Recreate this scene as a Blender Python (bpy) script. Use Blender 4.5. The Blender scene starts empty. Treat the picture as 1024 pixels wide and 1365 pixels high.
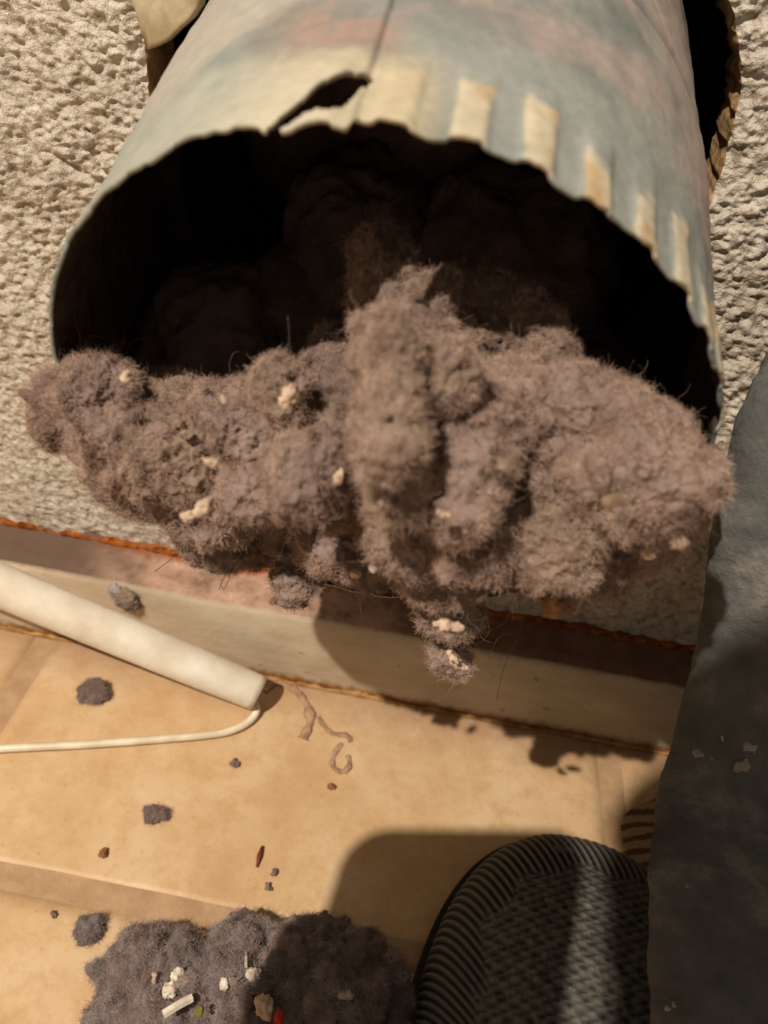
import bpy, math, random
import numpy as np
from mathutils import Matrix, Vector

random.seed(7); rng = np.random.default_rng(11)
scene = bpy.context.scene
COL = scene.collection

# ------------------------------------------------------------------ camera
CAM = np.array([0.00759, -0.17039, 0.20189])
RM = np.array([[0.98334, 0.13664, 0.11991],      # right
               [-0.17895, 0.61137, 0.77084],     # up
               [-0.03202, 0.77946, -0.62564]])   # forward
FPX = 1025.0
cd = bpy.data.cameras.new('camera')
cd.sensor_fit = 'VERTICAL'; cd.sensor_height = 36.0; cd.lens = FPX / 1365 * 36.0
cd.clip_start = 0.004; cd.clip_end = 20
cd.dof.use_dof = True; cd.dof.focus_distance = 0.155; cd.dof.aperture_fstop = 21
cam = bpy.data.objects.new('camera', cd); COL.objects.link(cam)
m4 = Matrix.Identity(4)
for i in range(3):
    m4[i][0] = RM[0][i]; m4[i][1] = RM[1][i]; m4[i][2] = -RM[2][i]; m4[i][3] = CAM[i]
cam.matrix_world = m4
scene.camera = cam

# ------------------------------------------------------------------ world, lamp, exposure
w = bpy.data.worlds.new('world'); scene.world = w; w.use_nodes = True
bg = w.node_tree.nodes['Background']
bg.inputs[0].default_value = (1.0, 0.85, 0.68, 1); bg.inputs[1].default_value = 0.29
LAMP = np.array([-0.43, -0.63, 1.10])
ld = bpy.data.lights.new('work_lamp', 'AREA'); ld.shape = 'DISK'; ld.size = 0.016
ld.energy = 20.5; ld.color = (1.0, 0.895, 0.775)
lo = bpy.data.objects.new('work_lamp', ld); COL.objects.link(lo)
lo.location = LAMP
lo.rotation_euler = Vector((0.40, 0.59, -1.05)).to_track_quat('-Z', 'Y').to_euler()
lo['label'] = 'warm work lamp above the camera that lights the scene'; lo['category'] = 'lamp'
scene.view_settings.view_transform = 'Standard'
scene.view_settings.look = 'None'
scene.view_settings.gamma = 1.0
scene.view_settings.use_curve_mapping = False
scene.view_settings.exposure = 0.0

# ------------------------------------------------------------------ numeric helpers
def ray(px, py):
    v = np.array([(px - 512) / FPX, -(py - 682.5) / FPX, 1.0])
    return v @ RM
def on(px, py, n, d):
    r = ray(px, py); n = np.array(n, float)
    return CAM + r * ((d - CAM @ n) / (r @ n))
def at_floor(px, py, z=0.0): return on(px, py, (0, 0, 1), z)
def at_y(px, py, y): return on(px, py, (0, 1, 0), y)
def at_depth(px, py, dep): return CAM + ray(px, py) * dep

_perm = rng.permutation(4096)
def _h(ix, iy, iz):
    return _perm[(_perm[(_perm[ix & 4095] + iy) & 4095] + iz) & 4095] / 4095.0
def vnoise(P):
    P = np.asarray(P, float); I = np.floor(P).astype(np.int64); f = P - I
    f = f * f * f * (f * (f * 6 - 15) + 10)
    x, y, z = I[:, 0], I[:, 1], I[:, 2]; fx, fy, fz = f[:, 0], f[:, 1], f[:, 2]
    r = 0
    for dx in (0, 1):
        wx = fx if dx else 1 - fx
        for dy in (0, 1):
            wy = fy if dy else 1 - fy
            for dz in (0, 1):
                wz = fz if dz else 1 - fz
                r = r + wx * wy * wz * _h(x + dx, y + dy, z + dz)
    return r * 2 - 1
def fbm(P, octv=4, gain=0.5, ridged=False):
    P = np.asarray(P, float); a = 1.0; s = 0; t = 0
    for o in range(octv):
        v = vnoise(P + 17.3 * o)
        if ridged: v = 1 - 2 * np.abs(v)
        s = s + a * v; t += a; a *= gain; P = P * 2.03
    return s / t
def sstep(a, b, x):
    t = np.clip((x - a) / (b - a), 0, 1); return t * t * (3 - 2 * t)

def lin(c):
    c = np.asarray(c, float) / 255.0
    return tuple(np.where(c <= 0.04045, c / 12.92, ((c + 0.055) / 1.055) ** 2.4))

# ------------------------------------------------------------------ object helpers
def mesh_obj(name, V, Fc, mat=None, parent=None, smooth=True, col=None):
    me = bpy.data.meshes.new(name)
    V = np.asarray(V, float)
    if isinstance(Fc, np.ndarray):
        k = Fc.shape[1]; nf = len(Fc)
        me.vertices.add(len(V)); me.vertices.foreach_set('co', V.ravel())
        me.loops.add(nf * k); me.loops.foreach_set('vertex_index', Fc.ravel().astype(np.int32))
        me.polygons.add(nf); me.polygons.foreach_set('loop_start', (np.arange(nf) * k).astype(np.int32))
        me.update(calc_edges=True)
    else:
        me.from_pydata([tuple(v) for v in V], [], Fc); me.update()
    me.validate()
    if smooth: me.polygons.foreach_set('use_smooth', np.ones(len(me.polygons), bool))
    if col is not None:
        a = me.color_attributes.new('Col', 'FLOAT_COLOR', 'POINT')
        a.data.foreach_set('color', np.c_[col, np.ones(len(V))].ravel())
    if mat: me.materials.append(mat)
    o = bpy.data.objects.new(name, me); COL.objects.link(o)
    if parent: attach(o, parent)
    return o
def attach(o, p):
    o.parent = p; o.matrix_parent_inverse = Matrix.Translation(-Vector(p.location)) if p.type == 'EMPTY' else Matrix.Identity(4)
def tag(o, label=None, cat=None, group=None, kind=None):
    for k, v in (('label', label), ('category', cat), ('group', group), ('kind', kind)):
        if v: o[k] = v
    return o
def thing(name, label, cat, loc=(0, 0, 0), group=None):
    o = bpy.data.objects.new(name, None); COL.objects.link(o); o.location = loc; o.empty_display_size = .01
    return tag(o, label, cat, group)
def gridfaces(nu, nv, wrap=False):
    i = np.arange(nu if wrap else nu - 1); j = np.arange(nv - 1)
    I, J = np.meshgrid(i, j, indexing='ij'); I2 = (I + 1) % nu
    return np.stack([I * nv + J, I2 * nv + J, I2 * nv + J + 1, I * nv + J + 1], -1).reshape(-1, 4)
def tube_mesh(P, r, n=10, cap=True):
    P = np.asarray(P, float); r = np.broadcast_to(np.asarray(r, float), (len(P),))
    T = np.gradient(P, axis=0); T /= np.linalg.norm(T, axis=1)[:, None]
    ref = np.array([0.13, 0.2, 0.97]); V = []
    if abs(T[0] @ ref) > .9: ref = np.array([1, 0.1, 0.])
    for p, t, rr in zip(P, T, r):
        a = np.cross(t, ref); a /= np.linalg.norm(a); b = np.cross(t, a); ref = np.cross(a, t)
        an = np.linspace(0, 2 * np.pi, n, endpoint=False)
        V.append(p + rr * (np.cos(an)[:, None] * a + np.sin(an)[:, None] * b))
    V = np.concatenate(V); F = []
    for i in range(len(P) - 1):
        for k in range(n):
            F.append((i * n + k, i * n + (k + 1) % n, (i + 1) * n + (k + 1) % n, (i + 1) * n + k))
    if cap: F += [tuple(range(n))[::-1], tuple((len(P) - 1) * n + k for k in range(n))]
    return V, F
def smooth_path(pts, n):
    pts = np.asarray(pts, float); m = len(pts)
    out = []
    for t in np.linspace(0, m - 1, n):
        i = min(int(t), m - 2); f = t - i
        p0 = pts[max(i - 1, 0)]; p1 = pts[i]; p2 = pts[i + 1]; p3 = pts[min(i + 2, m - 1)]
        out.append(.5 * (2 * p1 + (p2 - p0) * f + (2 * p0 - 5 * p1 + 4 * p2 - p3) * f * f + (3 * p1 - p0 - 3 * p2 + p3) * f ** 3))
    return np.array(out)
_ico = {}
def ico(sub):
    if sub not in _ico:
        import bmesh
        bm = bmesh.new(); bmesh.ops.create_icosphere(bm, subdivisions=sub, radius=1.0)
        V = np.array([v.co[:] for v in bm.verts]); F = np.array([[v.index for v in f.verts] for f in bm.faces]); bm.free()
        _ico[sub] = (V, F)
    return _ico[sub]

# ------------------------------------------------------------------ material helpers
def new_mat(name, rough=.7, spec=.3):
    m = bpy.data.materials.new(name); m.use_nodes = True; nt = m.node_tree
    b = nt.nodes['Principled BSDF']; b.inputs['Roughness'].default_value = rough
    b.inputs['Specular IOR Level'].default_value = spec
    return m, nt, b
def N(nt, t, **kw):
    n = nt.nodes.new(t)
    for k, v in kw.items(): setattr(n, k, v)
    return n
def noise_node(nt, scale, detail=4, rough=.55, coord=None):
    n = N(nt, 'ShaderNodeTexNoise'); n.inputs['Scale'].default_value = scale
    n.inputs['Detail'].default_value = detail; n.inputs['Roughness'].default_value = rough
    if coord is not None: nt.links.new(coord, n.inputs['Vector'])
    return n
def ramp(nt, src, stops):
    r = N(nt, 'ShaderNodeValToRGB'); e = r.color_ramp.elements
    while len(e) < len(stops): e.new(0.5)
    for q, (p, c) in zip(e, stops): q.position = p; q.color = (*c, 1) if len(c) == 3 else c
    nt.links.new(src, r.inputs[0]); return r.outputs[0]
def mix(nt, f, a, b, mode='MIX'):
    m = N(nt, 'ShaderNodeMix', data_type='RGBA', blend_type=mode)
    for s, v in ((m.inputs['Factor'], f), (m.inputs['A'], a), (m.inputs['B'], b)):
        if isinstance(v, (int, float)): s.default_value = v
        elif isinstance(v, tuple): s.default_value = (*v[:3], 1)
        else: nt.links.new(v, s)
    return m.outputs['Result']
def bump(nt, b, h, strength=.5, dist=.001):
    n = N(nt, 'ShaderNodeBump'); n.inputs['Strength'].default_value = strength; n.inputs['Distance'].default_value = dist
    nt.links.new(h, n.inputs['Height']); nt.links.new(n.outputs[0], b.inputs['Normal']); return n
def wpos(nt): return N(nt, 'ShaderNodeNewGeometry').outputs['Position']

def two_tone(name, c1, c2, scale, rough=.7, spec=.3, bscale=None, bstr=.4, bdist=.0005, lo=.38, hi=.62, c3=None, s3=None):
    m, nt, b = new_mat(name, rough, spec); P = wpos(nt)
    n = noise_node(nt, scale, 5, .6, P); c = ramp(nt, n.outputs[0], [(lo, lin(c1)), (hi, lin(c2))])
    if c3:
        n3 = noise_node(nt, s3, 4, .6, P); f = ramp(nt, n3.outputs[0], [(.56, (0, 0, 0)), (.68, (1, 1, 1))])
        c = mix(nt, f, c, lin(c3))
    nt.links.new(c, b.inputs['Base Color'])
    if bscale:
        nb = noise_node(nt, bscale, 4, .6, P); bump(nt, b, nb.outputs[0], bstr, bdist)
    return m
def attr_mat(name, rough=.7, spec=.3, bscale=None, bstr=.4, bdist=.0005, var=0.0, vscale=800, metal=0):
    m, nt, b = new_mat(name, rough, spec); P = wpos(nt)
    a = N(nt, 'ShaderNodeVertexColor', layer_name='Col').outputs[0]
    if var:
        n = noise_node(nt, vscale, 5, .6, P)
        f = ramp(nt, n.outputs[0], [(.3, (1 - var,) * 3), (.7, (1 + var,) * 3)])
        a = mix(nt, 1.0, a, f, 'MULTIPLY')
    nt.links.new(a, b.inputs['Base Color']); b.inputs['Metallic'].default_value = metal
    if bscale:
        nb = noise_node(nt, bscale, 4, .6, P); bump(nt, b, nb.outputs[0], bstr, bdist)
    return m

# ------------------------------------------------------------------ pipe frame
R0 = 0.05
MC = np.array([0.0, -0.07, 0.13553]); MN = np.array([0.00368, -0.95937, -0.28212]); MN /= np.linalg.norm(MN)
AX = -MN                                                     # into the wall
PU = np.array([AX[1], -AX[0], 0]); PU /= np.linalg.norm(PU); PV = np.cross(PU, AX)
def mouth(px, py, out=0.0): return on(px, py, MN, MC @ MN + out)
def pipe_hit(px, py, r=0.0505):
    v = ray(px, py); wv = CAM - MC
    vp = v - (v @ AX) * AX; wp = wv - (wv @ AX) * AX
    A = vp @ vp; B = 2 * vp @ wp; c = wp @ wp - r * r; D = B * B - 4 * A * c
    t = (-B - max(D, 0) ** .5) / 2 / A; P = CAM + v * t; s = (P - MC) @ AX; q = P - MC - s * AX
    return math.atan2(q @ PV, q @ PU), s
HOLE_C = MC + AX * (0.07 / AX[1])                            # axis at the wall face

# ------------------------------------------------------------------ WALL (knockdown plaster, real relief, broken hole)
m_wall, nt, b = new_mat('plaster_wall', .30, .6); P = wpos(nt)
n1 = noise_node(nt, 60, 5, .6, P); c = ramp(nt, n1.outputs[0], [(.3, lin((182, 170, 152))), (.7, lin((212, 202, 186)))])
n2 = noise_node(nt, 420, 4, .65, P); c2 = ramp(nt, n2.outputs[0], [(.35, lin((168, 150, 126))), (.5, (1, 1, 1))])
c = mix(nt, .75, c, c2, 'MULTIPLY')
nt.links.new(c, b.inputs['Base Color'])
nb = noise_node(nt, 1100, 4, .65, P)
bump(nt, b, nb.outputs[0], .8, .0010)
NA, NR = 1700, 330
th = np.linspace(0, 2 * np.pi, NA, endpoint=False)
hx = HOLE_C[0] - .001; hz = HOLE_C[2] + .006
hr = 0.0585 + .0016 * fbm(np.c_[np.cos(th) * 3, np.sin(th) * 3, 0 * th], 4) + .0007 * fbm(np.c_[np.cos(th) * 12, np.sin(th) * 12, 0 * th], 3)
hr = hr + .0035 * np.exp(-((np.abs(((th - math.radians(172) + np.pi) % (2 * np.pi)) - np.pi)) / .2) ** 2)
X0, X1, Z0, Z1 = -.36, .36, -.0, .46
ct, st = np.cos(th), np.sin(th)
tx = np.where(ct > 0, (X1 - hx) / np.maximum(ct, 1e-6), (X0 - hx) / np.minimum(ct, -1e-6))
tz = np.where(st > 0, (Z1 - hz) / np.maximum(st, 1e-6), (Z0 - hz) / np.minimum(st, -1e-6))
ro = np.minimum(tx, tz)
q = np.linspace(0, 1, NR) ** 1.35
rr = hr[:, None] + (ro - hr)[:, None] * q[None, :]
X = hx + rr * ct[:, None]; Z = hz + rr * st[:, None]
Pw = np.stack([X, 0 * X, Z], -1).reshape(-1, 3)
low = sstep(.13, .05, Pw[:, 2])
rel = .0006 * np.clip(fbm(Pw * 400, 3, .55) * 1.7, -.9, .8) + .0008 * fbm(Pw * np.array([800, 1, 980]) + 5, 2) + .0004 * fbm(Pw * 150 + 2, 2)
rel2 = .0005 * fbm(Pw * np.array([160, 1, 330]) + 9, 3)
rel = rel * (1 - .45 * low) + rel2 * low + .0012 * fbm(Pw * 40, 2)
def groove(p0, p1, wd, dp):
    a0 = at_y(*p0, 0)[[0, 2]]; a1 = at_y(*p1, 0)[[0, 2]]; d = a1 - a0; L2 = d @ d
    t = np.clip(((Pw[:, [0, 2]] - a0) @ d) / L2, 0, 1); dist = np.linalg.norm(Pw[:, [0, 2]] - a0 - t[:, None] * d, axis=1)
    return dp * np.exp(-(dist / wd) ** 2)
rel -= groove((70, 205), (135, 250), .0010, .0012)
rel -= groove((118, 175), (128, 205), .0006, .0008); rel -= groove((128, 205), (136, 245), .0006, .0008)
edge = np.exp(-((rr.reshape(-1) - np.repeat(hr, NR)) / .0012) ** 2)
Pw[:, 1] = -rel + edge * .0008
Fw = gridfaces(NA, NR, True)
# hole side wall running back into the plaster board
back = []
for k, dep in enumerate((.003, .010, .020)):
    r2 = hr + .0006 * k + .0012 * fbm(np.c_[ct * 30, st * 30, 0 * th + k], 2)
    back.append(np.stack([hx + r2 * ct, 0 * th + dep, hz + r2 * st], -1))
nb0 = len(Pw); Vb = np.concatenate([Pw] + back)
i = np.arange(NA); i2 = (i + 1) % NA
Fb = [np.stack([i * NR, nb0 + i, nb0 + i2, i2 * NR], -1)]
for k in range(2): Fb.append(np.stack([nb0 + k * NA + i, nb0 + (k + 1) * NA + i, nb0 + (k + 1) * NA + i2, nb0 + k * NA + i2], -1))
wall = mesh_obj('wall_back', Vb, np.concatenate([Fw] + Fb), m_wall)
m_edge = two_tone('broken_board_edge', (120, 92, 60), (164, 134, 98), 300, .9, .1, 900, .6, .0006)
wall.data.materials.append(m_edge)
mi = np.zeros(len(wall.data.polygons), np.int32); mi[len(Fw):] = 1
wall.data.polygons.foreach_set('material_index', mi)
tag(wall, kind='structure', label='cream textured plaster wall with a rough broken hole round the duct')
# dark cavity behind
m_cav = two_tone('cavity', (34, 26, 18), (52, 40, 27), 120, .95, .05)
def box(x0, x1, y0, y1, z0, z1):
    V = [(x, y, z) for x in (x0, x1) for y in (y0, y1) for z in (z0, z1)]
    return V, [(0, 1, 3, 2), (4, 6, 7, 5), (0, 4, 5, 1), (2, 3, 7, 6), (0, 2, 6, 4), (1, 5, 7, 3)]
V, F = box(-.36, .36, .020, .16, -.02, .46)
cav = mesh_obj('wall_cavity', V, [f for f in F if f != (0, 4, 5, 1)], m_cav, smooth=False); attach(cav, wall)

# plaster shard in the hole, upper left
def slab(pts_front, depth_vec, name, mat, parent=None, warp=None, sub=14):
    pts = np.asarray(pts_front); c = pts.mean(0); n = len(pts)
    V = []; rings = 5
    for k in range(rings):
        V += list(c + (pts - c) * (k + 1) / rings)
    V.append(c); V = np.array(V)
    if warp: V = V + warp(V)
    nV = len(V); V = np.concatenate([V, V + depth_vec]); F = []
    for off, flip in ((0, False), (nV, True)):
        for k in range(rings - 1):
            for a in range(n):
                f = (off + k * n + a, off + k * n + (a + 1) % n, off + (k + 1) * n + (a + 1) % n, off + (k + 1) * n + a)
                F.append(f[::-1] if flip else f)
        for a in range(n):
            f = (off + nV - 1, off + (a + 1) % n, off + a); F.append(f if not flip else f[::-1])
    o = (rings - 1) * n
    for a in range(n): F.append((o + a, o + (a + 1) % n, nV + o + (a + 1) % n, nV + o + a))
    return mesh_obj(name, V, F, mat, parent)
m_shard = two_tone('smooth_plaster', (150, 134, 102), (190, 176, 146), 90, .5, .4, 500, .3, .0004)
sh = [(168, -45), (174, -10), (184, 30), (196, 66), (206, 64), (222, 56), (238, 40), (256, 24), (266, 8), (270, -15), (262, -45)]
shard = slab([at_y(x, y, -.0006 - .00012 * (x - 190) * .4) for x, y in sh], np.array([0, .0035, 0]), 'plaster_shard', m_shard)
attach(shard, wall)

# ------------------------------------------------------------------ BASEBOARD with ledge
BH, BD = .0320, .01405
m_base, nt, b = new_mat('aged_baseboard', .38, .5); P = wpos(nt)
sep = N(nt, 'ShaderNodeSeparateXYZ'); nt.links.new(P, sep.inputs[0])
mp = N(nt, 'ShaderNodeMapping'); nt.links.new(P, mp.inputs[0]); mp.inputs['Scale'].default_value = (1, 1, 2.4)
n1 = noise_node(nt, 45, 5, .6, mp.outputs[0]); face = ramp(nt, n1.outputs[0], [(.3, lin((168, 150, 124))), (.55, lin((186, 170, 146))), (.75, lin((196, 182, 160)))])
n2 = noise_node(nt, 230, 4, .6, P); spots = ramp(nt, n2.outputs[0], [(.66, (0, 0, 0)), (.74, (1, 1, 1))])
face = mix(nt, spots, face, lin((120, 88, 56)))
# rust stain along the foot of the face
def math_node(nt, op, a, b_=None, clamp=False):
    n = N(nt, 'ShaderNodeMath', operation=op, use_clamp=clamp)
    for s, v in ((n.inputs[0], a), (n.inputs[1], b_)):
        if v is None: continue
        if isinstance(v, (int, float)): s.default_value = v
        else: nt.links.new(v, s)
    return n.outputs[0]
nz = noise_node(nt, 300, 3, .6, P)
zj = math_node(nt, 'ADD', sep.outputs['Z'], math_node(nt, 'MULTIPLY', math_node(nt, 'SUBTRACT', nz.outputs[0], .5), .006))
foot = ramp(nt, math_node(nt, 'MULTIPLY', zj, 30.0), [(.04, (1, 1, 1)), (.13, (0, 0, 0))])
face = mix(nt, foot, face, lin((134, 84, 34)))
# ledge colours
ng = noise_node(nt, 130, 5, .65, P)
ledge = ramp(nt, ng.outputs[0], [(.3, lin((108, 84, 68))), (.5, lin((160, 127, 106))), (.7, lin((188, 156, 134)))])
xd = ramp(nt, math_node(nt, 'MULTIPLY_ADD', sep.outputs['X'], 10.0), [(0, (0, 0, 0)), (1, (1, 1, 1))])
yj = math_node(nt, 'ADD', sep.outputs['Y'], math_node(nt, 'MULTIPLY', math_node(nt, 'SUBTRACT', nz.outputs[0], .5), .007))
rust = ramp(nt, math_node(nt, 'MULTIPLY', math_node(nt, 'MULTIPLY', yj, -1), 60), [(.05, (1, 1, 1)), (.2, (0, 0, 0))])
ledge = mix(nt, rust, ledge, lin((150, 78, 28)))
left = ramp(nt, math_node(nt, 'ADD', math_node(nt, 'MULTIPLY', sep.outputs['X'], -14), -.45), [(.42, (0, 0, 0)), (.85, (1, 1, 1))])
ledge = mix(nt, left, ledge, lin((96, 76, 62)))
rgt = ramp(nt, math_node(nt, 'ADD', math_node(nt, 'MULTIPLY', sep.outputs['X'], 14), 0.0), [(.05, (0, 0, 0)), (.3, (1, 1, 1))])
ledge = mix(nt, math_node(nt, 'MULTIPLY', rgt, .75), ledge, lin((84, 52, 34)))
up = N(nt, 'ShaderNodeNewGeometry'); su = N(nt, 'ShaderNodeSeparateXYZ'); nt.links.new(up.outputs['Normal'], su.inputs[0])
fz = ramp(nt, su.outputs['Z'], [(.35, (0, 0, 0)), (.6, (1, 1, 1))])
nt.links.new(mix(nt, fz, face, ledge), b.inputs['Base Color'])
nt.links.new(math_node(nt, 'MULTIPLY_ADD', fz, .45), b.inputs['Roughness'])
bmn = noise_node(nt, 420, 4, .6, P); bump(nt, b, bmn.outputs[0], .35, .0006)
# profile swept along X
xs = np.linspace(-.36, .36, 721)
prof = [(-BD, -.001), (-BD, .004), (-BD - .0003, .012), (-BD, .022), (-BD + .0002, .028), (-BD + .0008, .0308), (-BD + .0022, BH), (-.009, BH), (-.006, BH + .0002), (-.0035, BH + .0005), (-.0018, BH + .0012), (-.0006, BH + .0030), (.002, BH + .0045)]
V = []
for x in xs:
    for k, (y, z) in enumerate(prof): V.append((x, y, z))
V = np.array(V)
nn = fbm(V * np.array([90, 60, 60]), 3); onl = (V[:, 2] > .03)
V[:, 2] += np.where(onl, .0005 * fbm(V * 380, 3) + .0003 * nn, 0)
V[:, 1] += np.where(V[:, 2] < .03, .0005 * fbm(V * np.array([25, 25, 60]), 2), 0)
base = mesh_obj('baseboard_back', V, gridfaces(len(xs), len(prof)), m_base)
tag(base, kind='structure', label='glossy cream baseboard with a dirty rust-stained top ledge')
# rust crust where wall meets ledge, and where face meets floor
m_rust = two_tone('rust_crust', (98, 50, 18), (164, 92, 34), 380, .9, .1, 1200, .8, .0006)
def crust(y, z, r, seed, name, label, x0=-.30, x1=.30):
    n = 500; t = np.linspace(x0, x1, n)
    nse = fbm(np.c_[t * 160, 0 * t + seed, 0 * t], 4); n2 = fbm(np.c_[t * 700, 0 * t + seed + 3, 0 * t], 3)
    P_ = np.c_[t, y + .0006 * nse, z + .0006 * n2]
    V, F = tube_mesh(P_, np.maximum(r * (1 + .7 * nse + .4 * n2), .0003), 7)
    o = mesh_obj(name, V, F, m_rust); attach(o, base); o['label'] = label; return o
crust(-.0003, BH + .0021, .0012, 1, 'rust_line', 'orange rust line under the wall')
m_caulk = two_tone('brown_caulk', (136, 98, 54), (176, 136, 88), 200, .8, .2, 900, .7, .0006)
cr = crust(-BD - .0003, .0004, .0009, 5, 'caulk_line', 'brown stained sealant line along the floor'); cr.data.materials[0] = m_caulk

# ------------------------------------------------------------------ FLOOR : grout bed + separate tiles
m_grout = two_tone('grout', (164, 132, 100), (178, 147, 114), 160, .85, .15, 900, .5, .0004)
V, F = box(-.55, .55, -.75, .01, -.012, -.00022)
floor = mesh_obj('floor', V, F, m_grout, smooth=False); tag(floor, kind='structure', label='floor of square honey-beige tiles with pale brown grout')
m_tile, nt, b = new_mat('honey_tile', .5, .3); P = wpos(nt)
n1 = noise_node(nt, 26, 6, .62, P); c = ramp(nt, n1.outputs[0], [(.3, lin((184, 148, 106))), (.5, lin((200, 169, 129))), (.7, lin((212, 186, 152)))])
n2 = noise_node(nt, 130, 6, .75, P); f2 = ramp(nt, n2.outputs[0], [(.46, (0, 0, 0)), (.66, (1, 1, 1))])
c = mix(nt, math_node(nt, 'MULTIPLY', f2, .6), c, lin((184, 144, 98)))
n3 = noise_node(nt, 520, 3, .6, P); f3 = ramp(nt, n3.outputs[0], [(.68, (0, 0, 0)), (.76, (1, 1, 1))])
c = mix(nt, math_node(nt, 'MULTIPLY', f3, .5), c, lin((138, 98, 60)))
sp = N(nt, 'ShaderNodeSeparateXYZ'); nt.links.new(P, sp.inputs[0])
nj = noise_node(nt, 90, 4, .65, P)
yy = math_node(nt, 'ADD', sp.outputs['Y'], math_node(nt, 'MULTIPLY', math_node(nt, 'SUBTRACT', nj.outputs[0], .5), .02))
gr = ramp(nt, math_node(nt, 'MULTIPLY', yy, -20), [(.30, (1, 1, 1)), (.62, (0, 0, 0))])
c = mix(nt, math_node(nt, 'MULTIPLY', gr, .75), c, lin((156, 122, 94)))
nt.links.new(c, b.inputs['Base Color'])
nbp = noise_node(nt, 140, 5, .6, P); bump(nt, b, nbp.outputs[0], .35, .0009)
TS = .184; GW = .0046; GY = -.0887; GX = .0830
def tile(cx, cy, sx, sy, k):
    nx, ny = 24, 24
    u = np.linspace(-1, 1, nx + 1); e = np.sign(u) * np.abs(u) ** .7
    A, B = np.meshgrid(e * sx / 2, e * sy / 2, indexing='ij')
    dx = sx / 2 - np.abs(A); dy = sy / 2 - np.abs(B); d = np.minimum(dx, dy)
    z = -.0003 * np.exp(-(d / .0012)) - .0000 * d
    Pt = np.stack([A + cx, B + cy, z], -1).reshape(-1, 3)
    wob = .0004 * fbm(Pt * 110 + k, 3); edge_ = (np.exp(-d.reshape(-1) / .003))
    Pt[:, 0] += wob * edge_; Pt[:, 1] += .0004 * fbm(Pt * 110 + k + 40, 3) * edge_
    # skirt
    rim = [i * (ny + 1) for i in range(nx + 1)] + [nx * (ny + 1) + j for j in range(1, ny + 1)] + [i * (ny + 1) + ny for i in range(nx - 1, -1, -1)] + [j for j in range(ny - 1, 0, -1)]
    nv = len(Pt); sk = Pt[rim].copy(); sk[:, 2] = -.004
    Fq = [tuple(f) for f in gridfaces(nx + 1, ny + 1)]
    L = len(rim); Fq += [(rim[a], nv + a, nv + (a + 1) % L, rim[(a + 1) % L]) for a in range(L)]
    o = mesh_obj('tile', np.concatenate([Pt, sk]), Fq, m_tile); attach(o, floor)
k = 0
rows = [(GY + GW / 2, -.006), (GY - TS + GW / 2, GY - GW / 2), (GY - 2 * TS + GW / 2, GY - TS - GW / 2)]
for (ya, yb) in rows:
    for c_ in (-2, -1, 0, 1):
        xa = GX + (c_ - 0) * TS - TS + GW / 2; xb = xa + TS - GW
        tile((xa + xb) / 2, (ya + yb) / 2, xb - xa, yb - ya, k); k += 7

# ------------------------------------------------------------------ DUCT
duct = thing('dryer_duct', 'round galvanised metal duct with crimped torn rim sticking out of the wall', 'duct', tuple(HOLE_C))
NT, NS = 1080, 230
tt = np.linspace(0, 2 * np.pi, NT, endpoint=False)
ss = np.concatenate([np.linspace(0, .035, 130), np.linspace(.0355, .125, NS - 130)])
Tn, S = np.meshgrid(tt, ss, indexing='ij')
jag = .0007 * fbm(np.c_[np.cos(tt) * 14, np.sin(tt) * 14, 0 * tt], 4) + .00015 * np.sign(np.sin(40 * tt + .5))
jag -= .0026 * sstep(math.radians(95.5), math.radians(96.5), tt) * sstep(math.radians(112), math.radians(104), tt)
S = S + (jag[:, None]) * np.exp(-S / .006)
crimp_env = sstep(.017, .006, S) * (.25 + .75 * sstep(math.radians(112), math.radians(88), Tn))
crimp = np.tanh(2.2 * np.sin(40 * Tn + .6))
rad = R0 + .0018 * sstep(0, .05, S) + .00034 * crimp * crimp_env
ang = np.abs(((Tn - math.radians(95.8) + np.pi) % (2 * np.pi)) - np.pi)
rad -= .0005 * np.exp(-(ang / .006) ** 2) * sstep(.004, .012, S)              # long seam
rad += .0005 * sstep(math.radians(95.8), math.radians(96.1), Tn) * sstep(math.radians(140), math.radians(100), Tn)
rad -= .0032 * np.exp(-((S - .0560) / .0012) ** 2)                             # joint groove
rad += .0006 * fbm(np.stack([np.cos(Tn) * 2.2, np.sin(Tn) * 2.2, S * 40], -1).reshape(-1, 3), 3).reshape(S.shape)
rad += .00025 * fbm(np.stack([np.cos(Tn) * 14, np.sin(Tn) * 14, S * 300], -1).reshape(-1, 3), 3).reshape(S.shape)
Pd = MC + S[..., None] * AX + rad[..., None] * (np.cos(Tn)[..., None] * PU + np.sin(Tn)[..., None] * PV)
# lip curled up next to the tear
tear_px = [(350, 160), (372, 144), (396, 131), (424, 117), (452, 105), (470, 97), (502, 88), (490, 104), (476, 121), (458, 136), (440, 145), (420, 144), (398, 150), (376, 158), (362, 168), (352, 176)]
tear = np.array([pipe_hit(x, y, .0512) for x, y in tear_px])
def inpoly(px, py, poly):
    c = np.zeros(px.shape, bool); n = len(poly)
    for i in range(n):
        x1, y1 = poly[i]; x2, y2 = poly[(i + 1) % n]
        hit = ((y1 > py) != (y2 > py)) & (px < (x2 - x1) * (py - y1) / (y2 - y1 + 1e-12) + x1); c ^= hit
    return c
F = gridfaces(NT, NS, True)
fc_t = Tn.reshape(-1)[F].mean(1); fc_s = S.reshape(-1)[F].mean(1)
seamq = F[:, 0] // NS == NT - 1; fc_t[seamq] = 2 * np.pi - .001
keep = ~inpoly(fc_t, fc_s, tear)
# flare the metal above the tear outwards a little
dt = np.exp(-(((Tn - tear[:, 0].mean()) / .12) ** 2 + ((S - tear[:, 1].mean() - .004) / .006) ** 2))
Pd += (dt * .0012)[..., None] * (np.cos(Tn)[..., None] * PU + np.sin(Tn)[..., None] * PV)
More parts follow.
